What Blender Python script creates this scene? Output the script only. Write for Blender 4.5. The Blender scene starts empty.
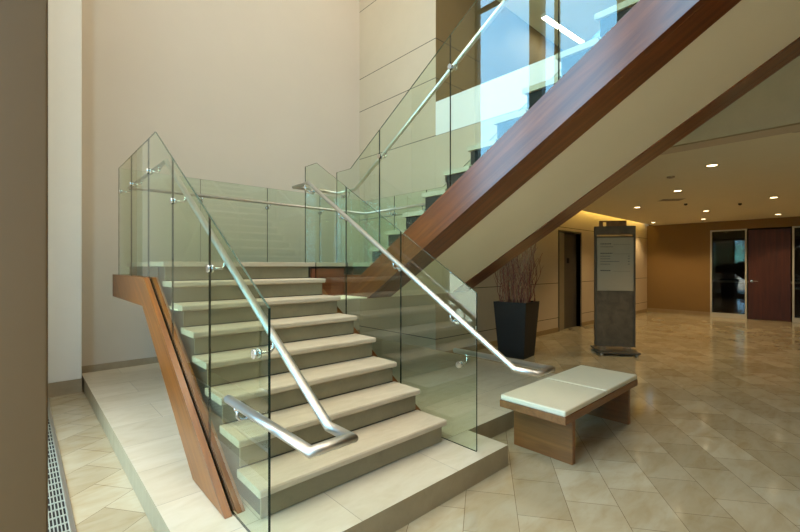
import bpy, bmesh, math, random
from mathutils import Vector, Matrix
random.seed(7)
SC = bpy.context.scene
COL = SC.collection
E = 1.483                      # height of the eye above the lobby floor
def ez(z): return z + E        # heights measured from eye level -> floor level

# ------------------------------------------------------------------ materials
def lin(r, g, b):
    f = lambda c: (c/255/12.92 if c/255 <= .04045 else ((c/255+.055)/1.055)**2.4)
    return (f(r), f(g), f(b), 1)

class NT:
    def __init__(s, name):
        s.m = bpy.data.materials.new(name); s.m.use_nodes = True
        s.t = s.m.node_tree; s.n = s.t.nodes; s.l = s.t.links
        s.b = s.n['Principled BSDF']; s.out = s.n['Material Output']
    def add(s, t, **kw):
        n = s.n.new(t)
        for k, v in kw.items():
            if k in n.inputs.keys() if hasattr(n.inputs, 'keys') else False: n.inputs[k].default_value = v
            else: setattr(n, k, v)
        return n
    def link(s, a, b): s.l.new(a, b)
    def coord(s, rot=(0, 0, 0), scale=(1, 1, 1), loc=(0, 0, 0)):
        tc = s.n.new('ShaderNodeNewGeometry'); mp = s.n.new('ShaderNodeMapping')
        mp.inputs['Rotation'].default_value = rot; mp.inputs['Scale'].default_value = scale
        mp.inputs['Location'].default_value = loc
        s.link(tc.outputs['Position'], mp.inputs['Vector']); return mp.outputs['Vector']
    def noise(s, vec, scale, detail=4, rough=.6, dist=0):
        n = s.n.new('ShaderNodeTexNoise'); s.link(vec, n.inputs['Vector'])
        n.inputs['Scale'].default_value = scale; n.inputs['Detail'].default_value = detail
        n.inputs['Roughness'].default_value = rough; n.inputs['Distortion'].default_value = dist
        return n.outputs['Fac']
    def ramp(s, fac, stops):
        r = s.n.new('ShaderNodeValToRGB'); s.link(fac, r.inputs['Fac'])
        e = r.color_ramp.elements
        while len(e) < len(stops): e.new(.5)
        for i, (p, c) in enumerate(stops): e[i].position = p; e[i].color = c
        return r.outputs['Color']
    def mix(s, fac, a, b, mode='MIX'):
        m = s.n.new('ShaderNodeMix'); m.data_type = 'RGBA'; m.blend_type = mode
        for sock, v in ((m.inputs[0], fac), (m.inputs[6], a), (m.inputs[7], b)):
            if hasattr(v, 'is_linked'): s.link(v, sock)
            else: sock.default_value = v
        return m.outputs[2]
    def math(s, op, a, b=None):
        m = s.n.new('ShaderNodeMath'); m.operation = op
        for i, v in enumerate((a, b)):
            if v is None: continue
            if hasattr(v, 'is_linked'): s.link(v, m.inputs[i])
            else: m.inputs[i].default_value = v
        return m.outputs[0]
    def base(s, v): 
        if hasattr(v, 'is_linked'): s.link(v, s.b.inputs['Base Color'])
        else: s.b.inputs['Base Color'].default_value = v
    def bump(s, h, strength=.1, dist=.01):
        b = s.n.new('ShaderNodeBump'); b.inputs['Strength'].default_value = strength
        b.inputs['Distance'].default_value = dist
        s.link(h, b.inputs['Height']); s.link(b.outputs['Normal'], s.b.inputs['Normal'])

def plain(name, col, rough=.5, metal=0, var=.06, scale=6, spec=.5):
    m = NT(name); v = m.coord(); f = m.noise(v, scale)
    d = tuple(c*(1-var) for c in col[:3])+(1,); u = tuple(min(1, c*(1+var)) for c in col[:3])+(1,)
    m.base(m.ramp(f, [(.3, d), (.7, u)])); m.b.inputs['Roughness'].default_value = rough
    m.b.inputs['Metallic'].default_value = metal; m.b.inputs['Specular IOR Level'].default_value = spec
    return m.m

def tile(name, a, b, vein, mortar, rotz, bw, bh, rough, msize=.003, off=(0, 0, 0), rough_var=.12, spec=.5):
    m = NT(name); v = m.coord(rot=(0, 0, rotz), loc=off)
    br = m.n.new('ShaderNodeTexBrick'); m.link(v, br.inputs['Vector'])
    br.inputs['Scale'].default_value = 1; br.inputs['Brick Width'].default_value = bw
    br.inputs['Row Height'].default_value = bh; br.inputs['Mortar Size'].default_value = msize
    br.inputs['Mortar Smooth'].default_value = .1
    br.inputs['Color1'].default_value = a; br.inputs['Color2'].default_value = b
    br.inputs['Mortar'].default_value = mortar
    v2 = m.coord(rot=(0, 0, rotz+.3), scale=(1, 2.6, 1))
    n1 = m.noise(v2, 2.6, 5, .55, .8); n2 = m.noise(v2, 9, 3, .5, .6)
    c = m.mix(m.ramp(n1, [(.42, (0, 0, 0, 1)), (.75, (.75, .75, .75, 1))]), br.outputs['Color'], vein, 'MULTIPLY')
    c = m.mix(m.ramp(n2, [(.5, (0, 0, 0, 1)), (.8, (.3, .3, .3, 1))]), c, vein, 'MULTIPLY')
    m.base(c)
    r = m.math('MULTIPLY', n2, rough_var); r = m.math('ADD', r, rough-rough_var*.5)
    m.link(r, m.b.inputs['Roughness']); m.b.inputs['Specular IOR Level'].default_value = spec
    inv = m.math('SUBTRACT', 1.0, br.outputs['Fac']); m.bump(inv, .12, .001)
    return m.m

def stone(name, a, b, rough=.45, scale=(1, 3, 1), s=3.5, rot=.2):
    m = NT(name); v = m.coord(rot=(0, 0, rot), scale=scale)
    n1 = m.noise(v, s, 6, .65, .6); n2 = m.noise(v, s*7, 4, .7, 1)
    c = m.ramp(n1, [(.3, a), (.7, b)])
    c = m.mix(m.ramp(n2, [(.55, (0, 0, 0, 1)), (.85, (.4, .4, .4, 1))]), c, tuple(x*.7 for x in a[:3])+(1,))
    m.base(c); m.b.inputs['Roughness'].default_value = rough
    return m.m

def wood(name, dark, light, rot=(0, 0, 0), along='Y', rough=.30, coat=.3, s=1.0):
    m = NT(name)
    sc = {'X': (.8, 14, 14), 'Y': (14, .8, 14), 'Z': (14, 14, .8)}[along]
    v = m.coord(rot=rot, scale=(1, 1, 1))
    mp = m.n.new('ShaderNodeMapping'); mp.inputs['Scale'].default_value = sc; m.link(v, mp.inputs['Vector'])
    v = mp.outputs['Vector']
    n1 = m.noise(v, 1.1*s, 5, .6, .9); n2 = m.noise(v, 6*s, 3, .7, .3)
    c = m.ramp(n1, [(.28, dark), (.72, light)])
    c = m.mix(m.ramp(n2, [(.35, (0, 0, 0, 1)), (.75, (.35, .35, .35, 1))]), c, dark)
    m.base(c); m.b.inputs['Roughness'].default_value = rough
    m.b.inputs['Coat Weight'].default_value = coat; m.b.inputs['Coat Roughness'].default_value = .18
    return m.m

def joints(name, col, heights, rough=.5, line=(.04, .035, .025, 1), w=.006):
    m = NT(name); v = m.coord(); f = m.noise(v, 1.4, 4)
    c = m.ramp(f, [(.3, tuple(x*.93 for x in col[:3])+(1,)), (.7, col)])
    sp = m.n.new('ShaderNodeSeparateXYZ'); m.link(m.coord(), sp.inputs[0])
    acc = None
    for h in heights:
        d = m.math('ABSOLUTE', m.math('SUBTRACT', sp.outputs['Z'], h)); k = m.math('LESS_THAN', d, w)
        acc = k if acc is None else m.math('MAXIMUM', acc, k)
    m.base(m.mix(acc, c, line)); m.b.inputs['Roughness'].default_value = rough
    m.b.inputs['Specular IOR Level'].default_value = .3
    return m.m

def glass(name, tint, ior=1.62, boost=1.0):
    m = NT(name); m.n.remove(m.b)
    tr = m.n.new('ShaderNodeBsdfTransparent'); tr.inputs['Color'].default_value = tint
    t2 = m.n.new('ShaderNodeBsdfTransparent'); t2.inputs['Color'].default_value = (1, 1, 1, 1)
    gl = m.n.new('ShaderNodeBsdfGlossy'); gl.inputs['Roughness'].default_value = 0.0
    gl.inputs['Color'].default_value = (boost, boost, boost, 1)
    fr = m.n.new('ShaderNodeFresnel'); fr.inputs['IOR'].default_value = ior
    ms = m.n.new('ShaderNodeMixShader'); m.link(fr.outputs[0], ms.inputs[0])
    m.link(tr.outputs[0], ms.inputs[1]); m.link(gl.outputs[0], ms.inputs[2])
    g = m.n.new('ShaderNodeNewGeometry'); m2 = m.n.new('ShaderNodeMixShader')
    m.link(g.outputs['Backfacing'], m2.inputs[0]); m.link(ms.outputs[0], m2.inputs[1]); m.link(t2.outputs[0], m2.inputs[2])
    m.link(m2.outputs[0], m.out.inputs['Surface'])
    return m.m

def emit(name, col, strength):
    m = NT(name); m.base((.8, .8, .8, 1)); m.b.inputs['Emission Color'].default_value = col
    m.b.inputs['Emission Strength'].default_value = strength
    f = m.noise(m.coord(), 3); 
    m.link(m.ramp(f, [(0, col), (1, col)]), m.b.inputs['Emission Color'])
    return m.m

TA = 36.0*math.pi/180
SL = math.atan(.613)
M = {}
M['floor'] = tile('lobby_limestone', lin(190, 179, 153), lin(168, 155, 127), lin(228, 215, 190), lin(128, 112, 86), -TA, .425, .31, .11, rough_var=.06, msize=.002, off=(.0, .199, 0), spec=.7)
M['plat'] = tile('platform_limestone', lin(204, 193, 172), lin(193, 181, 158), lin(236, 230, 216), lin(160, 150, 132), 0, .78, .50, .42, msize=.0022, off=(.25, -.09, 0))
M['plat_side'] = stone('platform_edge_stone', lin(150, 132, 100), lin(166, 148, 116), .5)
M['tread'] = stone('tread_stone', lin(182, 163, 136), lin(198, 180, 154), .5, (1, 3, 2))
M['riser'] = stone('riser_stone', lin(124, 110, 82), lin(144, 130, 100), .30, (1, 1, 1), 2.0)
M['carriage'] = plain('carriage_steel', lin(70, 62, 50), .45, 0, .05)
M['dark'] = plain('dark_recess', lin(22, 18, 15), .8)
M['slot'] = plain('glazing_channel', lin(20, 20, 20), .5)
M['wood_flat'] = wood('cherry_veneer_flat', lin(110, 60, 14), lin(168, 100, 30), along='Y')
M['wood_up'] = wood('cherry_veneer_lower_flight', lin(96, 48, 10), lin(152, 88, 20), rot=(-SL, 0, 0), coat=.12)
M['wood_dn'] = wood('cherry_veneer_upper_flight', lin(88, 42, 14), lin(136, 74, 32), rot=(SL, 0, 0), rough=.28, coat=.5)
M['wood_x'] = wood('cherry_veneer_cross', lin(98, 50, 28), lin(146, 80, 46), along='X')
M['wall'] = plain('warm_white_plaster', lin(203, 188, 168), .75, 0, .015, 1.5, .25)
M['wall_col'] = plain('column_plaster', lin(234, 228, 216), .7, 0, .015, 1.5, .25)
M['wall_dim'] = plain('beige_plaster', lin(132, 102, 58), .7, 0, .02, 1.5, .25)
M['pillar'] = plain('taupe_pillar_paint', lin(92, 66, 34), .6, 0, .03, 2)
M['tan'] = joints('tan_upper_wall', lin(128, 106, 70), [E+h for h in (2.99, 3.62, 4.93)])  # upper wall darkened in its colour to stand for the unlit upper floor
M['ceil'] = plain('ceiling_paint', lin(228, 218, 190), .8, 0, .012, 2, .2)
M['soffit'] = plain('soffit_paint', lin(246, 234, 206), .8, 0, .012, 2, .2)
M['bulkhead'] = plain('bulkhead_tan_paint', lin(150, 136, 106), .8)  # darker than the fascia: dim light beside the stair put into the colour
M['fascia'] = plain('white_fascia_paint', lin(226, 224, 214), .6, 0, .01, 2)
M['stone_wall'] = joints('stone_cladding', lin(196, 178, 150), [E+h for h in (-1.165, -.385, .89, 2.07, 2.99, 3.62, 4.93)])
M['base'] = stone('baseboard_stone', lin(150, 132, 104), lin(170, 150, 120), .5)
M['base_dk'] = stone('baseboard_tan', lin(140, 116, 76), lin(158, 134, 92), .4)
def steel(name, rough, aniso=.5, col=(.72, .71, .68, 1)):
    m = NT(name); v = m.coord(scale=(60, 60, 60)); f = m.noise(v, 3)
    m.base(m.ramp(f, [(0, tuple(x*.92 for x in col[:3])+(1,)), (1, col)])); m.b.inputs['Metallic'].default_value = 1
    m.b.inputs['Roughness'].default_value = rough; return m.m
M['steel'] = steel('brushed_stainless', .36, col=(.62, .60, .56, 1))
M['chrome'] = steel('polished_stainless', .2, col=(.70, .69, .66, 1))
M['steel_dk'] = plain('dark_stainless', lin(92, 84, 72), .4, .4)
M['steel_el'] = plain('elevator_stainless', lin(150, 138, 112), .4, .3)
M['glass'] = glass('rail_glass', (.84, .955, .86, 1), 1.85)
M['glass_edge'] = plain('glass_edge_green', lin(22, 40, 32), .15)
M['glass_top'] = plain('glass_top_edge_green', lin(58, 84, 70), .2)
M['win'] = glass('window_glass', (.95, .97, .96, 1), 1.45)
M['dkglass'] = glass('dark_lobby_glass', (.45, .45, .42, 1), 1.6)
M['frame'] = plain('window_frame_paint', lin(190, 186, 170), .5)
M['frame_dk'] = plain('bronze_mullion', lin(66, 60, 46), .5)
M['leather'] = plain('cream_leather', lin(228, 220, 194), .42, 0, .015, 8)
M['benchwood'] = wood('walnut_bench', lin(112, 68, 32), lin(150, 98, 50), along='Y', rough=.4, coat=.1)
M['benchwood_x'] = wood('walnut_bench_long', lin(114, 74, 40), lin(154, 104, 60), along='X', rough=.4, coat=.1)
M['pot'] = plain('black_planter', lin(22, 20, 19), .45, 0, .1)
M['soil'] = plain('planter_moss', lin(52, 40, 28), .9, 0, .3, 30)
M['twig'] = plain('red_twig_bark', lin(128, 66, 56), .6, 0, .3, 20)
M['twig2'] = plain('tan_twig_bark', lin(172, 126, 96), .6, 0, .3, 20)
M['slate'] = stone('slate_panel', lin(76, 64, 50), lin(108, 92, 72), .4, (1, 1, 1), 6)
M['sign'] = plain('sign_panel_paint', lin(164, 146, 120), .45, 0, .02)
M['ink'] = plain('sign_lettering', lin(58, 52, 42), .5)
M['doorwood'] = wood('dark_cherry_door', lin(60, 25, 10), lin(90, 40, 18), along='Z', rough=.55, coat=0)
M['down'] = emit('downlight_lens', (1, .78, .45, 1), 9)
M['cove'] = emit('cove_led', (1, .74, .2, 1), 8)
M['tube'] = emit('linear_lamp_lens', (1, .93, .8, 1), 14)
M['panel'] = emit('atrium_lamp_lens', (1, .94, .85, 1), 3)  # glow of the added atrium fill lamps
M['ring'] = plain('downlight_trim', lin(200, 190, 165), .5)
M['ground'] = plain('outdoor_paving', lin(190, 184, 170), .9)

# ------------------------------------------------------------------ mesh helpers
def box(bm, x0, x1, y0, y1, z0, z1, mi=0):
    vs = [bm.verts.new(p) for p in ((x0,y0,z0),(x1,y0,z0),(x1,y1,z0),(x0,y1,z0),(x0,y0,z1),(x1,y0,z1),(x1,y1,z1),(x0,y1,z1))]
    fs = []
    for f in ((3,2,1,0),(4,5,6,7),(0,1,5,4),(1,2,6,5),(2,3,7,6),(3,0,4,7)):
        fc = bm.faces.new([vs[i] for i in f]); fc.material_index = mi; fs.append(fc)
    return vs, fs
def prism(bm, pts, x0, x1, side=0):
    """pts = (y, z) outline, extruded along X"""
    a = [bm.verts.new((x0, y, z)) for y, z in pts]; b = [bm.verts.new((x1, y, z)) for y, z in pts]
    f0 = bm.faces.new(a); f1 = bm.faces.new(list(reversed(b)))
    n = len(pts); sides = []
    for i in range(n):
        j = (i+1) % n
        f = bm.faces.new((a[j], a[i], b[i], b[j])); f.material_index = side; sides.append(f)
    bmesh.ops.recalc_face_normals(bm, faces=[f0, f1]+sides)
    return f0, f1, sides
def prism_x(bm, pts, y0, y1, side=0):
    """pts = (x, z) outline, extruded along Y"""
    a = [bm.verts.new((x, y0, z)) for x, z in pts]; b = [bm.verts.new((x, y1, z)) for x, z in pts]
    f0 = bm.faces.new(a); f1 = bm.faces.new(list(reversed(b)))
    n = len(pts); sides = []
    for i in range(n):
        j = (i+1) % n
        f = bm.faces.new((a[j], a[i], b[i], b[j])); f.material_index = side; sides.append(f)
    bmesh.ops.recalc_face_normals(bm, faces=[f0, f1]+sides)
    return f0, f1, sides
def tube(bm, pts, r, seg=16, r_end=None):
    P = [Vector(p) for p in pts]; n = len(P); rings = []
    up = None
    for i in range(n):
        d0 = (P[i]-P[i-1]).normalized() if i else (P[1]-P[0]).normalized()
        d1 = (P[i+1]-P[i]).normalized() if i < n-1 else d0
        t = (d0+d1)
        t = t.normalized() if t.length > 1e-6 else d0
        if up is None:
            ref = Vector((0, 0, 1)) if abs(d0.z) < .9 else Vector((1, 0, 0))
            up = d0.cross(ref).normalized()
        u = (up - d0*up.dot(d0)).normalized(); v = d0.cross(u)
        rr = r if r_end is None else r+(r_end-r)*i/(n-1)
        ring = []
        for k in range(seg):
            a = 2*math.pi*k/seg
            o = (u*math.cos(a)+v*math.sin(a))*rr
            # slide the ring point along the incoming direction onto the mitre plane
            den = d0.dot(t)
            s = -o.dot(t)/den if abs(den) > 1e-6 else 0
            ring.append(bm.verts.new(P[i]+o+d0*s))
        rings.append(ring)
        up = (u - d1*u.dot(d1)).normalized() if (u - d1*u.dot(d1)).length > 1e-6 else u
        # after a bend continue with vectors measured on the outgoing axis
        if i and i < n-1:
            o = ring[0].co-P[i]; up = (o-d1*o.dot(d1)).normalized()
    for i in range(n-1):
        for k in range(seg):
            j = (k+1) % seg
            f = bm.faces.new((rings[i][k], rings[i][j], rings[i+1][j], rings[i+1][k])); f.smooth = True
    bm.faces.new(list(reversed(rings[0]))); bm.faces.new(rings[-1])
def cyl(bm, c, axis, r, h, seg=20, mi=0):
    c = Vector(c); a = Vector(axis).normalized()
    tube(bm, [c-a*h/2, c+a*h/2], r, seg)
def obj(name, bm, mats, parent=None, bevel=0, recalc=False, smooth=False, segs=2):
    if recalc: bmesh.ops.recalc_face_normals(bm, faces=bm.faces[:])
    me = bpy.data.meshes.new(name); bm.to_mesh(me); bm.free()
    for m in (mats if isinstance(mats, (list, tuple)) else [mats]): me.materials.append(m)
    o = bpy.data.objects.new(name, me); COL.objects.link(o)
    if parent is not None:
        o.parent = parent; o.matrix_parent_inverse = parent.matrix_world.inverted() if False else Matrix()
        if parent.type == 'EMPTY' and parent.get('_w'):
            # geometry is written in world coordinates: move it into the parent's frame
            off = Vector(parent['_w']); me.transform(Matrix.Translation(-off))
    if bevel:
        b = o.modifiers.new('bevel', 'BEVEL'); b.width = bevel; b.segments = segs; b.limit_method = 'ANGLE'
        b.angle_limit = math.radians(40)
    return o
def newbm(): return bmesh.new()
def tag(o, label, cat, group=None):
    o['label'] = label; o['category'] = cat
    if group: o['group'] = group
    return o
def thing(name, label, cat, loc=(0, 0, 0), rz=0, group=None, world=False):
    o = bpy.data.objects.new(name, None); COL.objects.link(o); o.location = loc; o.rotation_euler = (0, 0, rz)
    o.empty_display_size = .1
    tag(o, label, cat, group)
    if world: o['_w'] = list(loc)
    return o
def struct(name, bm, mats, parent=None, **k):
    o = obj(name, bm, mats, parent, **k)
    if parent is None: o['kind'] = 'structure'
    return o
def dup(root, loc, rz=None, label=None):
    r = root.copy(); COL.objects.link(r); r.location = loc
    if rz is not None: r.rotation_euler = (0, 0, rz)
    if label: r['label'] = label
    for ch in list(root.children):
        c = ch.copy(); COL.objects.link(c); c.parent = r
        for g in list(ch.children):
            d = g.copy(); COL.objects.link(d); d.parent = c
    return r

# ------------------------------------------------------------------ key dimensions
RISE, RUN = .171, .27903
XL, XR = .905, 2.356
Y0 = 2.0433                      # first nosing
ZP = ez(-1.3286)                 # platform top
ZL = ZP + 8*RISE                 # landing top
GL, GR, GU, GF = .84, 2.40, 2.83, 4.46    # glass planes
UX0, UX1 = 2.93, 4.37            # upper flight treads
YU = 3.71                        # first nosing of upper flight
WX, WY, BY = 4.85, 4.44, 6.44    # stone wall, lift wall, back wall
FX = 15.0                        # far lobby wall
CZ = ez(1.30)                    # lobby ceiling
Z2 = ZL + 15*RISE                # upper floor
TOP = 9.0
WXL = -.30                       # glazed wall plane

# ------------------------------------------------------------------ setting
bm = newbm(); box(bm, WXL-.02, FX+.3, -4, BY+.2, -.2, 0); struct('floor', bm, M['floor'])
bm = newbm()
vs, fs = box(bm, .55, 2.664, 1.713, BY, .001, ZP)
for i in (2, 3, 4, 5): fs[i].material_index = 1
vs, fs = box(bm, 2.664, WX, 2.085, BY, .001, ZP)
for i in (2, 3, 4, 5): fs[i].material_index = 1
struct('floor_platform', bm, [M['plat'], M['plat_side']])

bm = newbm(); box(bm, WXL, WX, BY, BY+.2, 0, TOP); struct('wall_back', bm, M['wall'])
bm = newbm(); box(bm, .551, WX, BY-.018, BY, ZP, ZP+.085); struct('baseboard_back', bm, M['base'])
# stone clad return wall and the lift wall with its opening
bm = newbm()
box(bm, WX, WX+.2, WY, BY+.2, 0, TOP)
EX0, EX1, EZ = 8.97, 10.07, ez(.78)
box(bm, WX+.2, EX0, WY, WY+.2, 0, CZ+.3); box(bm, EX1, FX+.2, WY, WY+.2, 0, CZ+.3); box(bm, EX0, EX1, WY, WY+.2, EZ, CZ+.3)
struct('wall_right', bm, M['stone_wall'])
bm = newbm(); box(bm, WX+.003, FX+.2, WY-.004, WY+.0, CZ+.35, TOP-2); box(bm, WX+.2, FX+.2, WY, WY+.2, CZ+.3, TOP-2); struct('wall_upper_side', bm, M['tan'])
bm = newbm()
box(bm, WX+.02, EX0-.05, WY-.015, WY, 0, .10); box(bm, EX1+.05, FX, WY-.015, WY, 0, .10)
struct('baseboard_right', bm, M['base_dk'])

# far lobby wall with door and side windows
w0 = (2.73, 1.975); d0 = (1.91, 1.035); w1 = (.97, -.45); fz = 2.49
bm = newbm()
box(bm, FX, FX+.15, w0[0]+.04, WY, 0, CZ); box(bm, FX, FX+.15, -4, w1[1]-.04, 0, CZ); box(bm, FX, FX+.15, w1[1]-.04, w0[0]+.04, fz+.04, CZ)
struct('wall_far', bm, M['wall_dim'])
bm = newbm(); box(bm, FX-.015, FX, w0[0]+.05, WY-.015, 0, .12); struct('baseboard_far', bm, M['base_dk'])
def far_window(name, a, b):
    f = newbm()
    box(f, FX-.02, FX+.06, b-.04, b, 0, fz); box(f, FX-.02, FX+.06, a, a+.04, 0, fz)
    box(f, FX-.02, FX+.06, b, a, 0, .12); box(f, FX-.02, FX+.06, b-.04, a+.04, fz, fz+.04)
    o = struct(name, f, M['frame'])
    g = newbm(); box(g, FX+.015, FX+.027, b, a, .12, fz); obj('pane', g, M['dkglass'], o)
far_window('window_1', *w0); far_window('window_2', *w1)
bm = newbm(); box(bm, FX+.0, FX+.045, d0[1]+.005, d0[0]-.005, .01, fz-.005); do = struct('door_1', bm, M['doorwood'])
bm = newbm()
tube(bm, [(FX-.0, 1.83, 1.06), (FX-.055, 1.83, 1.06), (FX-.055, 1.69, 1.06)], .010, 10)
cyl(bm, (FX-.006, 1.83, 1.06), (1, 0, 0), .026, .012)
obj('door_handle', bm, M['chrome'], do)
# dim room behind the far windows
bm = newbm()
box(bm, FX+3.5, FX+3.6, -2, WY, 0, CZ); box(bm, FX+.15, FX+3.5, WY-.1, WY, 0, CZ); box(bm, FX+.15, FX+3.5, -2.1, -2, 0, CZ)
box(bm, FX+.15, FX+3.6, -2.1, WY, CZ, CZ+.1); box(bm, FX+.15, FX+3.6, -2.1, WY, -.1, 0)
struct('wall_room_behind', bm, plain('dark_room_paint', lin(70, 60, 48), .8))
# lobby ceiling slab with a cove slot along the lift wall
CB = 4.852
bm = newbm()
box(bm, CB, FX+.15, -4, WY-.20, CZ, CZ+.16); vs, fs = box(bm, CB+.25, FX+.15, -4, WY, CZ+.16, Z2); box(bm, CB, CB+.25, -4, WY, ez(2.07), Z2, 1); box(bm, CB, CB+.25, -4, WY, ez(1.2), ez(2.07), 2)
struct('ceiling_lobby', bm, [M['ceil'], M['fascia'], M['stone_wall']])
bm = newbm(); box(bm, 4.79, CB-.001, -4, 1.6, ez(1.20), ez(2.0)); struct('ceiling_bulkhead', bm, M['bulkhead'])
bm = newbm(); box(bm, WXL, WX+.2, -3.2, BY+.2, TOP, TOP+.2); struct('ceiling', bm, M['ceil'])
bm = newbm(); box(bm, WX+.2, 12, -4, WY, ez(4.95), ez(4.95)+.2); box(bm, WX+.2, 5.35, -4, WY, ez(4.95)+.2, TOP+.2); struct('ceiling_upper', bm, M['ceil'])
bm = newbm(); box(bm, 12, 12.2, -4, WY, Z2, ez(4.95)); struct('wall_upper', bm, M['fascia'])
bm = newbm(); box(bm, WXL-.5, FX, -4.2, -4, 0, TOP); box(bm, WXL-.5, WX+.2, -4, -3.2, TOP, TOP+.2); struct('wall_front', bm, M['wall'])

# glazed wall on the left
bm = newbm()
box(bm, WXL-.2, WXL, 4.52, BY+.2, 0, TOP); box(bm, WXL-.2, WXL, -4, .55, 0, TOP)        # solid above the low window
struct('wall_left', bm, M['wall'])
def bigwin(name, y0, y1, z0, z1, ys, zs):
    f = newbm(); t = .03
    for y in [y0+t]+list(ys)+[y1-t]: box(f, WXL-.10, WXL-.02, y-t, y+t, z0, z1)
    for z in [z0+t]+list(zs)+[z1-t]: box(f, WXL-.095, WXL-.025, y0+2*t, y1-2*t, z-t, z+t)
    o = struct(name, f, M['frame_dk'])
    g = newbm(); box(g, WXL-.066, WXL-.054, y0+t, y1-t, z0+t, z1-t); obj('pane', g, M['win'], o)
bigwin('window_3', 3.39, 4.52, 0, TOP, [], [6.0])
bigwin('window_4', 2.0, 3.29, 0, TOP, [3.0], [6.0])
bigwin('window_5', .55, 1.68, 0, TOP, [], [3.0, 6.0])
bm = newbm(); box(bm, WXL-.25, WXL, 3.29, 3.39, 0, TOP); tag(obj('column', bm, M['frame_dk']), 'narrow dark bronze column standing between the tall left windows', 'column')
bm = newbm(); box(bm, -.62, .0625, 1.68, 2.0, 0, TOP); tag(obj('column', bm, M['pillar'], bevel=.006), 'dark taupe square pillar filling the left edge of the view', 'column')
c = thing('column', 'pale greenish white square column at the end of the floor grille', 'column', (.2, 6.2, 0), world=True)
bm = newbm(); box(bm, -.29, .527, 6.10, BY-.001, .16, TOP); obj('shaft', bm, M['wall_col'], c, bevel=.006)
bm = newbm(); box(bm, -.29, .53, 6.092, BY-.001, .001, .16); obj('baseboard', bm, M['base'], c)
bm = newbm(); box(bm, -60, WXL-.2, -60, 60, -.25, -.06); struct('ground', bm, M['ground'])

# ------------------------------------------------------------------ floor grille
g = thing('floor_grille', 'long slotted metal air grille in the floor beside the pillar', 'grille', (.11, 3, 0), world=True)
bm = newbm(); box(bm, -.02, .205, -1.0, 6.05, .0005, .0015); obj('duct', bm, M['dark'], g)  # thin dark sheet painted as the shaded pit below the bars
bm = newbm()
box(bm, .205, .228, -1.0, 6.07, .0005, .008); box(bm, -.04, -.02, -1.0, 6.07, .0005, .008); box(bm, -.02, .205, 6.05, 6.07, .0005, .008)
obj('grille_frame', bm, M['steel'], g)
bm = newbm()
x = -.012
while x < .203:
    box(bm, x-.0028, x+.0028, 1.9, 6.05, .002, .007); x += .0165
y = 1.95
while y < 6.04:
    box(bm, -.02, .205, y-.006, y+.006, .0022, .0075); y += .10
obj('grille_bars', bm, plain('grille_aluminium', lin(176, 182, 170), .4, .3), g)

# ------------------------------------------------------------------ staircase
st = thing('staircase', 'cherry sided staircase with pale stone treads, folding back at a landing', 'staircase', (1.6, 3, ZP), world=True)
def tread(x0, x1, yn, yb, zt):
    """yn = nosing y, yb = back y; nosing may look to -Y or +Y"""
    s = 1 if yb > yn else -1
    b = newbm()
    prof = [(yn, zt-.010), (yn+s*.006, zt), (yb, zt), (yb, zt-.045), (yn+s*.016, zt-.045), (yn, zt-.036)]
    prism(b, prof, x0, x1)
    return obj('tread', b, M['tread'], st, bevel=.003)
def riser(x0, x1, yn, yb, z0, z1):
    s = 1 if yb > yn else -1
    b = newbm(); ya, yc = sorted((yn+s*.035, yn+s*.049)); box(b, x0, x1, ya, yc, z0, z1)
    return obj('riser', b, M['riser'], st)
for k in range(8):
    zt = ZP+(k+1)*RISE; yn = Y0+k*RUN
    if k < 7: tread(XL, XR, yn, yn+RUN+.034, zt)
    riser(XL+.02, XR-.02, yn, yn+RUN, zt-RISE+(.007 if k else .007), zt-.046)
for k in range(14):
    zt = ZL+(k+1)*RISE; yn = YU-k*RUN
    tread(UX0, UX1, yn, yn-RUN-.034, zt)
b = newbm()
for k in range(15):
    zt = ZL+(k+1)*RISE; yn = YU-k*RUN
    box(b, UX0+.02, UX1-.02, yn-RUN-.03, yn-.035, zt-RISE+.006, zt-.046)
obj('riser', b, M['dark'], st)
# landing slab
b = newbm()
box(b, XL-.0, 4.36, YU+.40, 5.68, ZL-.045, ZL); box(b, XL, XR+.0, Y0+7*RUN, YU+.40, ZL-.045, ZL); box(b, XR, 4.36, Y0+7*RUN+.003, YU+.40, ZL-.045, ZL)
box(b, UX0-.02, 4.36, YU-.035, Y0+7*RUN+.003, ZL-.045, ZL)
obj('landing', b, M['tread'], st, bevel=.003)
b = newbm()
box(b, .93, 4.34, Y0+8*RUN+.03, 5.66, ez(-.34), ZL-.046); box(b, XR-.0, 4.34, Y0+7*RUN+.05, Y0+8*RUN+.03, ez(-.34), ZL-.046)
box(b, UX0+.02, 4.34, YU-.03, Y0+7*RUN+.05, ez(-.30), ZL-.046)
obj('landing_frame', b, M['carriage'], st)
# lower flight carriage (solid under the treads) : stepped top, sloping soffit
def zn(y): return ZP+RISE+.613*(y-Y0)     # nosing line
b = newbm()
pts = [(2.10, ZP+.001)]
for k in range(8):
    yn = Y0+k*RUN+.04
    pts += [(yn+.002 if k else yn+.03, ZP+k*RISE+(.001 if k == 0 else -.05)), (yn+.03, ZP+(k+1)*RISE-.05)]
pts = [(2.0925, ZP+.001), (2.0925, ZP+RISE-.0455)]
for k in range(1, 8): pts += [(Y0+k*RUN+.0492, ZP+k*RISE-.0455), (Y0+k*RUN+.0492, ZP+(k+1)*RISE-.0455)]
pts += [(4.35, ZL-.0455), (4.35, ez(-.33)), (4.20, ez(-.33)), (2.72, ZP+.001)]
prism(b, pts, XL+.032, XR-.032); obj('carriage', b, M['carriage'], st)
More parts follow.
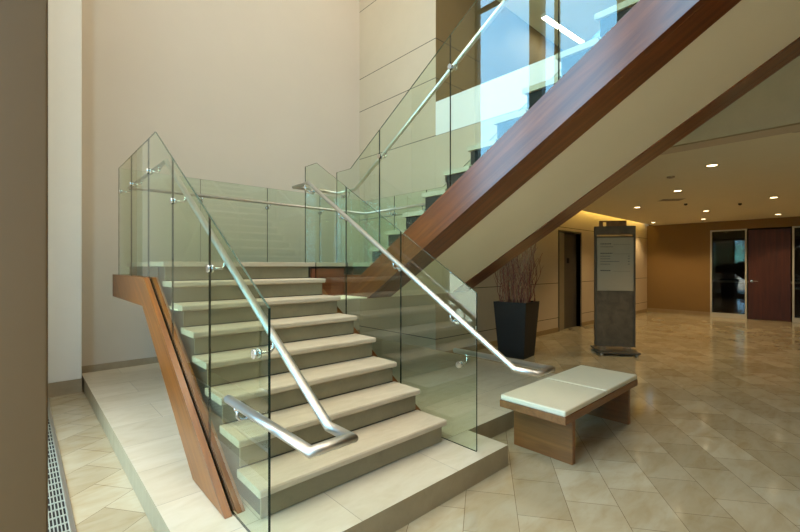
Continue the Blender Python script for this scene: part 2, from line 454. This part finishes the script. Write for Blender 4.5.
# stringers of the lower flight : two boards with the glass channel between
TOPL = lambda y: ez(-.1)-.6345*(4.15-y)
so = [(5.80, ez(-.097)), (4.15, ez(-.1)), (2.212, ZP+.001), (2.76, ZP+.001), (4.21, ez(-.352)), (5.80, ez(-.352))]
b = newbm(); prism(b, so, .787, .828); obj('stringer', b, M['wood_up'], st, bevel=.002)
b = newbm(); prism(b, so, .853, .897); obj('stringer', b, M['wood_up'], st, bevel=.002)
sl = [(5.78, ez(-.112)), (4.15, ez(-.115)), (2.26, ZP+.001), (2.74, ZP+.001), (4.21, ez(-.34)), (5.78, ez(-.34))]
b = newbm(); prism(b, sl, .828, .833); prism(b, sl, .847, .853); obj('glazing_channel', b, M['slot'], st)
sr = [(4.15, ez(-.03)), (2.30, ez(-.03)-.613*1.85), (2.16, ZP+.001), (2.76, ZP+.001), (4.21, ez(-.352)), (4.15, ez(-.352))]
sr2 = [(3.98, ez(-.21)), (2.212, ZP+.001), (2.76, ZP+.001), (4.0, ez(-.48))]
b = newbm(); prism(b, [(3.98, ez(-.186)), (2.24, ez(-1.252)), (2.13, ZP+.001), (2.76, ZP+.001), (4.0, ez(-.48))], 2.36, 2.388); obj('stringer', b, M['wood_up'], st)
b = newbm(); prism(b, sr2, 2.412, 2.453); obj('stringer', b, M['wood_up'], st)
# landing fascias
b = newbm(); box(b, 2.36, 2.777, 3.99, 4.03, ez(-.352), ez(-.03)); obj('fascia', b, M['wood_x'], st)
b = newbm(); box(b, .787, 4.52, 5.755, 5.80, ez(-.352), ez(-.1)); obj('fascia', b, M['wood_x'], st)
b = newbm(); prism(b, [(5.75, ez(-.352)), (3.55, ez(-.352)), (3.55, ez(-.34)), (5.75, ez(-.34))], .90, 4.5); obj('landing_soffit', b, M['soffit'], st)
# stringers and soffit of the upper flight
YE = -1.2
zt = lambda y: ez(1.118+.613*(1.681-y)); zb = lambda y: ez(1.01+.613*(1.324-y))
su = [(4.03, ez(-.1)), (3.668, ez(-.1)), (YE, zt(YE)), (YE, zb(YE)), (3.54, ez(-.352)), (4.03, ez(-.352))]
b = newbm(); prism(b, su, 2.777, 2.818); obj('stringer', b, M['wood_dn'], st, bevel=.002)
b = newbm(); prism(b, su, 2.843, 2.885); obj('stringer', b, M['wood_dn'], st, bevel=.002)
ins = [(3.56, ez(-.20)), (YE, zt(YE)-.12), (YE, zb(YE)+.001), (3.54, ez(-.351))]
b = newbm(); prism(b, ins, 2.818, 2.843); prism(b, ins, 2.885, 3.115); obj('stringer_box', b, M['wood_dn'], st)
sR = [(5.78, ez(-.1)), (3.668, ez(-.1)), (YE, zt(YE)), (YE, zb(YE)), (3.54, ez(-.352)), (5.78, ez(-.352))]
b = newbm(); prism(b, sR, 4.475, 4.52); obj('stringer', b, M['wood_dn'], st, bevel=.002)
b = newbm(); prism(b, sR, 4.40, 4.445); obj('stringer', b, M['wood_dn'], st, bevel=.002)
b = newbm(); prism(b, ins, 4.445, 4.475); prism(b, ins, 4.21, 4.40); obj('stringer_box', b, M['wood_dn'], st)
soff = [(3.56, ez(-.30)), (YE, zb(YE)+.06), (YE, zb(YE)+.012), (3.55, ez(-.345))]
b = newbm(); prism(b, soff, 3.115, 4.21); obj('soffit', b, M['soffit'], st)
b = newbm(); box(b, 2.6, 4.55, -2.6, YU-14*RUN-.035, Z2-.35, Z2); obj('upper_landing', b, M['fascia'], st)

# ------------------------------------------------------------------ glass balustrades
def panel(par, X, y0, y1, ztop, zbot, th=.012, lab=None):
    """vertical sheet in the plane X; ztop / zbot = lists of (y, z) between y0 and y1"""
    b = newbm(); pts = [(y, z) for y, z in ztop] + [(y, z) for y, z in reversed(zbot)]
    f0, f1, sides = prism(b, pts, X-th/2, X+th/2)
    for f in sides:
        n = f.normal if f.normal.length else Vector((0, 0, 1)); f.normal_update(); n = f.normal
        f.material_index = 2 if n.z > .3 else 1
    bmesh.ops.recalc_face_normals(b, faces=b.faces[:])
    return obj('glass_panel', b, [M['glass'], M['glass_edge'], M['glass_top']], par)
def panel_y(par, Y, x0, x1, z0, z1, th=.012):
    b = newbm(); f0, f1, sides = prism_x(b, [(x0, z0), (x1, z0), (x1, z1), (x0, z1)], Y-th/2, Y+th/2)
    for f in sides:
        f.normal_update(); f.material_index = 2 if f.normal.z > .3 else 1
    return obj('glass_panel', b, [M['glass'], M['glass_edge'], M['glass_top']], par)
def clamp(par, p, side, rz, axis='X'):
    """round stainless clamp on the glass at p with an arm out to the rail above"""
    b = newbm(); x, y, z = p
    A = Vector((1, 0, 0)) if axis == 'X' else Vector((0, 1, 0))
    P = Vector(p)
    cyl(b, P+A*.012, A, .024, .011); cyl(b, P-A*.012, A, .024, .011)
    q = P+A*side*.087
    tube(b, [P+A*side*.017, P+A*side*.072, q+Vector((0, 0, .018)), Vector((q.x, q.y, rz-.012))], .0075, 8)
    tube(b, [Vector((q.x, q.y, rz-.026)), Vector((q.x, q.y, rz-.010))], .016, 10)
    return obj('bracket', b, M['chrome'], par)
GT = ez(1.136)
LR = lambda y: ez(.907)-.613*(3.99-y) if y < 3.99 else ez(.907)     # rail height, lower flight
UR = lambda y: ez(.907)+.613*(3.955-y) if y < 3.955 else ez(.907)
gtl = lambda y, k=3.97: GT-.613*(k-y) if y < k else GT
gtu = lambda y: GT+.613*(3.93-y) if y < 3.93 else GT
def top_pts(f, y0, y1, knee):
    a = [(y0, f(y0))]
    if y0 < knee < y1: a.append((knee, GT))
    a.append((y1, f(y1))); return a
gap = .005
# outer balustrade: left side of lower flight, left and back of the landing, right side of landing
bo = thing('glass_balustrade', 'glass balustrade on the left of the lower flight and round the landing', 'balustrade', (GL, 3, ZP), world=True)
def bot_l(y):
    if y > 4.15: return ez(-.16)
    return max(ez(-.16)-.6345*(4.15-y), ZP+.002)
for y0, y1 in ((1.80, 2.607), (2.607, 3.431), (3.431, 4.226), (4.226, 5.0), (5.0, 5.745)):
    a, c_ = y0+(gap if y0 > 1.8 else 0), y1
    bots = [(a, bot_l(a))]
    for kx in (2.307, 4.15):
        if a < kx < c_: bots.append((kx, bot_l(kx)))
    bots.append((c_, bot_l(c_)))
    panel(bo, GL, a, c_, top_pts(gtl, a, c_, 3.97), bots)
for x0, x1 in ((GL+.011, 1.73), (1.73, 2.647), (2.647, 3.53), (3.53, GF-.011)):
    panel_y(bo, 5.738, x0+gap/2, x1-gap/2, ez(-.16), GT)
R = .0205
rb = newbm()
XI, XO = GL+.087, GL-.087; zend = LR(1.44)
YB = 5.738-.087; XRr = GF-.087
railpts = [(XO, 2.075, zend), (XO, 1.285, zend), (XI, 1.285, zend), (XI, 1.44, zend), (XI, 3.99, ez(.907)), (XI, YB, ez(.907)), (XRr, YB, ez(.907)), (XRr, 3.955, ez(.907)), (XRr, -.45, UR(-.45))]
tube(rb, railpts, R, 20); obj('handrail', rb, M['steel'], bo)
for y in (2.607, 3.431, 1.94): clamp(bo, (GL, y, LR(y)-.075), 1, LR(y))
clamp(bo, (GL, 1.955, zend-.075), -1, zend)
for y in (4.226, 5.0, 5.6): clamp(bo, (GL, y, ez(.907)-.06), 1, ez(.907))
for x in (1.73, 2.647, 3.53): clamp(bo, (x, 5.738, ez(.907)-.06), -1, ez(.907), 'Y')
# far side of upper flight
UB = lambda y: zt(y)-.06 if y < 3.668 else ez(-.16)
ys = [5.71, 4.99, 4.27, 3.40, 2.41, 1.40, .40, -.6]
for i in range(7):
    y1, y0 = ys[i], ys[i+1]; bots = [(y0, UB(y0))]
    if y0 < 3.668 < y1: bots.append((3.668, UB(3.668)))
    bots.append((y1-gap, UB(y1-gap)))
    panel(bo, GF, y0, y1-gap, top_pts(gtu, y0, y1-gap, 3.93), bots)
for y in ys[1:-1]: clamp(bo, (GF, y, UR(y)-.075), -1, UR(y))
# inner balustrade: right of the lower flight, well side of the upper flight, one rail round both
bi = thing('glass_balustrade', 'glass balustrade around the open well, with a rail linking both flights', 'balustrade', (GR, 3, ZP), world=True)
def bot_r(y): return max(ez(-.30)-.6345*(4.0-y), ZP+.002)
for y0, y1 in ((1.80, 2.598), (2.598, 3.405), (3.405, 4.214)):
    a, c_ = y0+(gap if y0 > 1.8 else 0), y1
    bots = [(a, bot_r(a))]
    kx = 4.0-(ez(-.30)-ZP-.002)/.6345
    if a < kx < c_: bots.append((kx, bot_r(kx)))
    if a < 4.0 < c_: bots += [(3.985, ez(-.1)), ]; bots[-1] = (3.985, bot_r(3.985)); bots += [(3.986, ZL+.002)]; bots += [(c_, ZL+.002)]
    else: bots.append((c_, bot_r(c_)))
    panel(bi, GR, a, c_, top_pts(gtl, a, c_, 3.97), bots)
yu = [4.214, 3.40, 2.41, 1.40, .40, -.6]
for i in range(5):
    y1, y0 = yu[i], yu[i+1]
    if i == 0: bots = [(y0+gap, UB(y0)), (3.668, UB(3.668)), (3.989, ez(-.16)), (3.990, ZL+.002), (y1, ZL+.002)]
    else: bots = [(y0+gap, UB(y0+gap)), (y1, UB(y1))]
    panel(bi, GU, y0+gap, y1, top_pts(gtu, y0+gap, y1, 3.93), bots)
XI, XO = GR-.087, GR+.087; XU = GU+.087
rb = newbm()
tube(rb, [(XO, 2.075, zend), (XO, 1.285, zend), (XI, 1.285, zend), (XI, 1.44, zend), (XI, 3.99, ez(.907)), (XI, 4.31, ez(.907)), (XU, 4.31, ez(.907)), (XU, 3.955, ez(.907)), (XU, -.45, UR(-.45))], R, 20)
obj('handrail', rb, M['steel'], bi)
for y in (1.97, 2.598, 3.405): clamp(bi, (GR, y, LR(y)-.075), -1, LR(y))
clamp(bi, (GR, 4.06, ez(.83)), -1, ez(.907))
clamp(bi, (GR, 1.955, zend-.075), 1, zend)
clamp(bi, (GU, 4.08, ez(.83)), 1, ez(.907))
for y in yu[1:-1]: clamp(bi, (GU, y, UR(y)-.075), 1, UR(y))

# ------------------------------------------------------------------ bench
bx = thing('bench', 'low walnut bench with two cream leather seat pads beside the platform', 'bench', (3.57, 1.63, 0), world=True)
b = newbm(); box(b, 2.835, 4.31, 1.355, 1.90, .353, .408); obj('seat_frame', b, M['benchwood_x'], bx, bevel=.003)
for x0 in (3.02, 4.175):
    b = newbm(); box(b, x0, x0+.045, 1.39, 1.885, 0, .353); obj('leg', b, M['benchwood'], bx, bevel=.002)
for x0, x1 in ((2.838, 3.566), (3.574, 4.307)):
    b = newbm(); vs, fs = box(b, x0, x1, 1.358, 1.897, .408, .452)
    obj('cushion', b, M['leather'], bx, bevel=.012, segs=4)

# ------------------------------------------------------------------ planter with red twigs
pl = thing('potted_branches', 'tall black tapered planter filled with dry reddish twigs', 'planter', (6.04, 3.72, 0), math.radians(7.5))
def frustum(b, w0, w1, z0, z1):
    v = [b.verts.new((sx*w/2, sy*w/2, z)) for w, z in ((w0, z0), (w1, z1)) for sx, sy in ((-1, -1), (1, -1), (1, 1), (-1, 1))]
    for f in ((3,2,1,0),(0,1,5,4),(1,2,6,5),(2,3,7,6),(3,0,4,7)): b.faces.new([v[i] for i in f])
    return v[4:]
b = newbm(); t = frustum(b, .43, .56, 0, .90)
inn = [b.verts.new((sx*.25, sy*.25, .90)) for sx, sy in ((-1, -1), (1, -1), (1, 1), (-1, 1))]
low = [b.verts.new((sx*.245, sy*.245, .84)) for sx, sy in ((-1, -1), (1, -1), (1, 1), (-1, 1))]
for i in range(4):
    j = (i+1) % 4
    b.faces.new((t[i], t[j], inn[j], inn[i])); b.faces.new((inn[i], inn[j], low[j], low[i]))
obj('pot', b, M['pot'], pl, bevel=.004)
b = newbm(); box(b, -.24, .24, -.24, .24, .80, .85); obj('soil', b, M['soil'], pl)
for i in range(95):
    b = newbm(); x, y = random.uniform(-.21, .21), random.uniform(-.21, .21)
    h = random.uniform(.65, 1.12); lx, ly = x*random.uniform(.1, .85)+random.uniform(-.05, .05), y*random.uniform(.0, .75)+random.uniform(-.05, .05)
    ph = random.uniform(0, 6.28); pts = []; n = 11; amp = random.uniform(.008, .022); fr = random.uniform(5, 9)
    for k in range(n):
        s = k/(n-1)
        pts.append((x+lx*s+amp*math.sin(fr*s*2+ph)+random.uniform(-.006, .006), y+ly*s+amp*math.cos(fr*s*2+ph*1.7)+random.uniform(-.006, .006), .84+h*s))
    tube(b, pts, .0065, 5, .0024)
    for q in (4, 6, 8):
        p = Vector(pts[q]); d = Vector((random.uniform(-.08, .08), random.uniform(-.08, .08), random.uniform(.1, .2)))
        tube(b, [p, p+d*.5+Vector((random.uniform(-.012, .012), random.uniform(-.012, .012), 0)), p+d], .0038, 4, .0016)
    obj('branch', b, M['twig'] if i % 2 else M['twig2'], pl)

# ------------------------------------------------------------------ directory totem
dt = thing('directory_stand', 'tall slate directory stand with a grey text panel and low steel feet', 'directory sign', (7.47, 2.71, 0), math.radians(-54))
# local x = panel width (to the right in view), local y = away from the viewer
b = newbm(); box(b, -.31, .31, -.30, .30, .035, .065); obj('base', b, M['steel_dk'], dt, bevel=.003)
for sx in (-1, 1):
    for sy in (-1, 1):
        b = newbm(); cyl(b, (sx*.27, sy*.26, .018), (0, 0, 1), .028, .036); obj('foot', b, M['steel'], dt)
    b = newbm(); box(b, sx*.20-.05, sx*.20+.05, -.035, .035, .065, .11); obj('mount', b, M['chrome'], dt)
    b = newbm(); box(b, sx*.305-.012, sx*.305+.012, -.04, .04, .11, 2.16); obj('post', b, M['steel_dk'], dt)
b = newbm(); box(b, -.293, .293, -.025, .025, .11, 1.99); obj('slate_panel', b, M['slate'], dt)
b = newbm(); box(b, -.285, .285, -.045, -.026, 1.06, 1.965); sg = obj('sign_panel', b, M['sign'], dt, bevel=.002)
b = newbm()
def bar(x0, x1, z, h=.008): box(b, x0, x1, -.0475, -.0455, z-h/2, z+h/2)
z = 1.86
for head, rows in ((.17, 1), (.19, 4), (.16, 0)):
    xx = -.235
    while xx < -.235+head: w = random.uniform(.012, .03); bar(xx, xx+w, z, .016); xx += w+.006
    bar(-.03, .235, z-.012, .003)
    for r_ in range(rows):
        zz = z-.05-r_*.045; xx = -.235; end = -.235+random.uniform(.1, .33)
        while xx < end: w = random.uniform(.008, .022); bar(xx, xx+w, zz, .009); xx += w+.005
        if rows > 1:
            bar(.195, .225, zz, .009)
    z -= .115+rows*.045
obj('lettering', b, M['ink'], sg)
b = newbm(); box(b, -.317, .317, -.045, .045, 2.02, 2.16); obj('header', b, M['slate'], dt, bevel=.002)
b = newbm(); box(b, -.24, -.19, -.03, .03, 2.16, 2.24); box(b, -.12, .18, -.03, .03, 2.16, 2.24); box(b, -.24, .18, -.03, .03, 2.235, 2.255); obj('cap', b, M['benchwood_x'], dt)

# ------------------------------------------------------------------ lift doors
b = newbm(); box(b, EX0+.37, EX1-.0, WY+.10, WY+.13, 0, EZ); ed = struct('door_2', b, M['steel_dk'])
b = newbm(); box(b, EX0, EX0+.38, WY+.06, WY+.09, 0, EZ); obj('door_leaf', b, M['steel_el'], ed)
b = newbm(); box(b, 9.56, 9.68, WY+.094, WY+.10, 1.55, 1.67); obj('indicator', b, M['dark'], ed)
b = newbm(); box(b, EX0-.04, EX0, WY-.012, WY+.10, 0, EZ+.04); box(b, EX1, EX1+.04, WY-.012, WY+.10, 0, EZ+.04); box(b, EX0, EX1, WY-.012, WY+.10, EZ, EZ+.04); obj('door_frame', b, M['steel_dk'], ed)
# ------------------------------------------------------------------ counter in the dim room
ct = thing('counter', 'dark counter with a pale top inside the room behind the glass', 'counter', (17.2, 2.6, 0), world=True)
b = newbm(); box(b, 16.9, 17.5, .6, 4.1, .001, .95); obj('cabinet', b, M['doorwood'], ct)
b = newbm(); box(b, 16.85, 17.55, .55, 4.15, .95, 1.0); obj('countertop', b, M['sign'], ct)

# ------------------------------------------------------------------ ceiling fittings and lamps
def lamp(kind, name, loc, energy, color, parent=None, **kw):
    l = bpy.data.lights.new(name, kind); l.energy = energy; l.color = color
    for k, v in kw.items(): setattr(l, k, v)
    o = bpy.data.objects.new(name, l); COL.objects.link(o); o.location = loc
    if parent: o.parent = parent
    return o
WARM = (1, .74, .40)
dl = [(6.565, 1.194, 'big near downlight just right of the stair soffit'), (8.35, 2.0, 'downlight left of the air vent, second out from the stair'),
      (11.9, 2.28, 'downlight midway between the directory stand and the dark far window'), (10.5, .96, 'downlight on the right side above the wooden far door'),
      (10.05, 3.17, 'downlight close above the directory stand'), (13.9, 3.95, 'small downlight at the far left corner of the lobby'),
      (13.9, 2.72, 'small downlight near the left far window'), (14.0, 1.2, 'small downlight in front of the wooden door')]
first = None
for x, y, lab in dl:
    if first is None:
        r0 = thing('downlight', 'recessed warm '+lab, 'ceiling light', (x, y, CZ), 0, 'recessed downlights in the lobby ceiling')
        b = newbm()
        seg = 28
        ro = [(.085, -.002), (.085, -.006), (.058, -.006), (.054, -.001)]
        rings = [[b.verts.new((r*math.cos(2*math.pi*k/seg), r*math.sin(2*math.pi*k/seg), z)) for k in range(seg)] for r, z in ro]
        for a in range(3):
            for k in range(seg): b.faces.new((rings[a][k], rings[a][(k+1) % seg], rings[a+1][(k+1) % seg], rings[a+1][k]))
        obj('trim_ring', b, M['ring'], r0, recalc=True)
        b = newbm(); cyl(b, (0, 0, -.0025), (0, 0, 1), .054, .003, 28); obj('lens', b, M['down'], r0)
        sp = lamp('SPOT', 'lamp', (0, 0, -.03), 70, WARM, r0, spot_size=math.radians(115), spot_blend=.6, shadow_soft_size=.05)
        first = r0
    else:
        dup(first, (x, y, CZ), label='recessed warm '+lab)
# cove light over the lift wall
b = newbm(); box(b, 6.2, FX-.3, WY-.19, WY-.15, CZ+.10, CZ+.13); tag(obj('cove_light', b, M['cove']), 'glowing yellow strip light hidden in the ceiling cove over the lift', 'strip light')
# small ceiling devices
def disc(name, lab, cat, x, y, r, h, mat='ring'):
    b = newbm(); cyl(b, (0, 0, -h/2), (0, 0, 1), r, h, 20); cyl(b, (0, 0, -h-.004), (0, 0, 1), r*.5, .008, 16)
    o = obj(name, b, M[mat]); o.location = (x, y, CZ); tag(o, lab, cat)
disc('smoke_detector', 'small round detector on the ceiling nearest the stair soffit', 'detector', 6.95, 1.75, .05, .02, 'sign')
disc('smoke_detector', 'small round detector on the ceiling at the right picture edge', 'detector', 5.42, .33, .05, .02, 'sign')
disc('sprinkler', 'tiny sprinkler head behind the ceiling air vent', 'sprinkler', 10.2, 2.3, .03, .03, 'frame_dk')
disc('sprinkler', 'tiny sprinkler head right of the air vent, over the open floor', 'sprinkler', 11.0, 1.53, .03, .03, 'frame_dk')
vt = thing('air_vent', 'slim rectangular air vent in the lobby ceiling', 'vent', (9.4, 2.36, CZ), math.radians(-54))
b = newbm(); box(b, -.20, .20, -.14, -.125, -.008, -.001); box(b, -.20, .20, .125, .14, -.008, -.001); box(b, -.20, -.185, -.125, .125, -.008, -.001); box(b, .185, .20, -.125, .125, -.008, -.001); obj('frame', b, M['ring'], vt)
b = newbm()
for k in range(10): box(b, -.185, .185, -.115+k*.024, -.107+k*.024, -.007, -.002)
obj('slats', b, M['sign'], vt)
b = newbm(); box(b, -.185, .185, -.125, .125, -.0015, -.0005); obj('backing', b, M['dark'], vt)
# linear lamp on the upper floor ceiling
ll = thing('linear_light', 'bright linear ceiling lamp on the upper floor seen through the glass', 'ceiling light', (8.3, 4.0, ez(4.95)), math.radians(-4))
b = newbm(); box(b, -.75, .75, -.06, .06, -.06, 0); obj('housing', b, M['fascia'], ll)
b = newbm(); box(b, -.74, .74, -.05, .05, -.066, -.061); obj('lens', b, M['tube'], ll)
lamp('AREA', 'lamp', (0, 0, -.09), 5, (1, .85, .6), ll, shape='RECTANGLE', size=1.4, size_y=.1)
# atrium fill lamps, unseen, added to brighten walls, treads and risers
a0 = None
for i, (x, y) in enumerate(((1.2, 4.6), (3.4, 4.6), (1.2, 1.6), (3.4, 1.6), (1.2, -1.4), (3.4, -1.4))):
    if a0 is None:
        a0 = thing('atrium_light', 'large recessed atrium ceiling light', 'ceiling light', (x, y, TOP), 0, 'atrium ceiling lights')
        b = newbm(); cyl(b, (0, 0, -.03), (0, 0, 1), .5, .012, 40); obj('lens', b, M['panel'], a0)
        lamp('AREA', 'lamp', (0, 0, -.06), 42, (1, .94, .85), a0, shape='DISK', size=1.0)
    else: dup(a0, (x, y, TOP))

# portals: they only guide the sampling of the sky through the glazed wall
def portal(y0, y1, z0, z1):
    l = bpy.data.lights.new('sky_portal', 'AREA'); l.shape = 'RECTANGLE'; l.size = z1-z0; l.size_y = y1-y0
    l.cycles.is_portal = True
    o = bpy.data.objects.new('sky_portal', l); COL.objects.link(o)
    o.location = (WXL-.02, (y0+y1)/2, (z0+z1)/2); o.rotation_euler = (0, math.radians(-90), 0)
portal(3.39, 4.52, 0, TOP); portal(2, 3.29, 0, TOP); portal(.55, 1.68, 0, TOP)

# world: clear blue sky, paler at the horizon
w = bpy.data.worlds.new('sky'); SC.world = w; w.use_nodes = True
nt = w.node_tree; bg = nt.nodes['Background']
tc = nt.nodes.new('ShaderNodeTexCoord'); sp = nt.nodes.new('ShaderNodeSeparateXYZ'); nt.links.new(tc.outputs['Generated'], sp.inputs[0])
cr = nt.nodes.new('ShaderNodeValToRGB'); nt.links.new(sp.outputs['Z'], cr.inputs['Fac'])
e = cr.color_ramp.elements; e[0].position = 0; e[0].color = (.62, .95, 1.35, 1); e[1].position = .1; e[1].color = (.40, .92, 1.35, 1)
k_ = e.new(.5); k_.color = (.36, .88, 1.35, 1); k_ = e.new(.72); k_.color = (1.35, 1.28, 1.12, 1)
nt.links.new(cr.outputs['Color'], bg.inputs['Color']); bg.inputs['Strength'].default_value = 6.5
sun = lamp('SUN', 'sun', (0, 0, 20), 10, (1, .9, .75), angle=math.radians(1)); sun.rotation_euler = (0, math.radians(40), math.radians(20))

# ------------------------------------------------------------------ camera
cam = bpy.data.cameras.new('camera'); co = bpy.data.objects.new('camera', cam); COL.objects.link(co)
co.location = (0, 0, E); co.rotation_euler = (math.radians(90), 0, -math.radians(42.59))
cam.sensor_width = 36; cam.lens = 36*412.54/800; cam.clip_start = .02; cam.clip_end = 300
SC.camera = co
SC.view_settings.view_transform = 'Standard'; SC.view_settings.look = 'None'
SC.view_settings.gamma = 1; SC.view_settings.use_curve_mapping = False
SC.view_settings.exposure = 0
SC.cycles.transparent_max_bounces = 32; SC.cycles.max_bounces = 12; SC.cycles.glossy_bounces = 6
SC.cycles.sample_clamp_indirect = 6
for o in SC.objects:
    if '_w' in o.keys(): del o['_w']
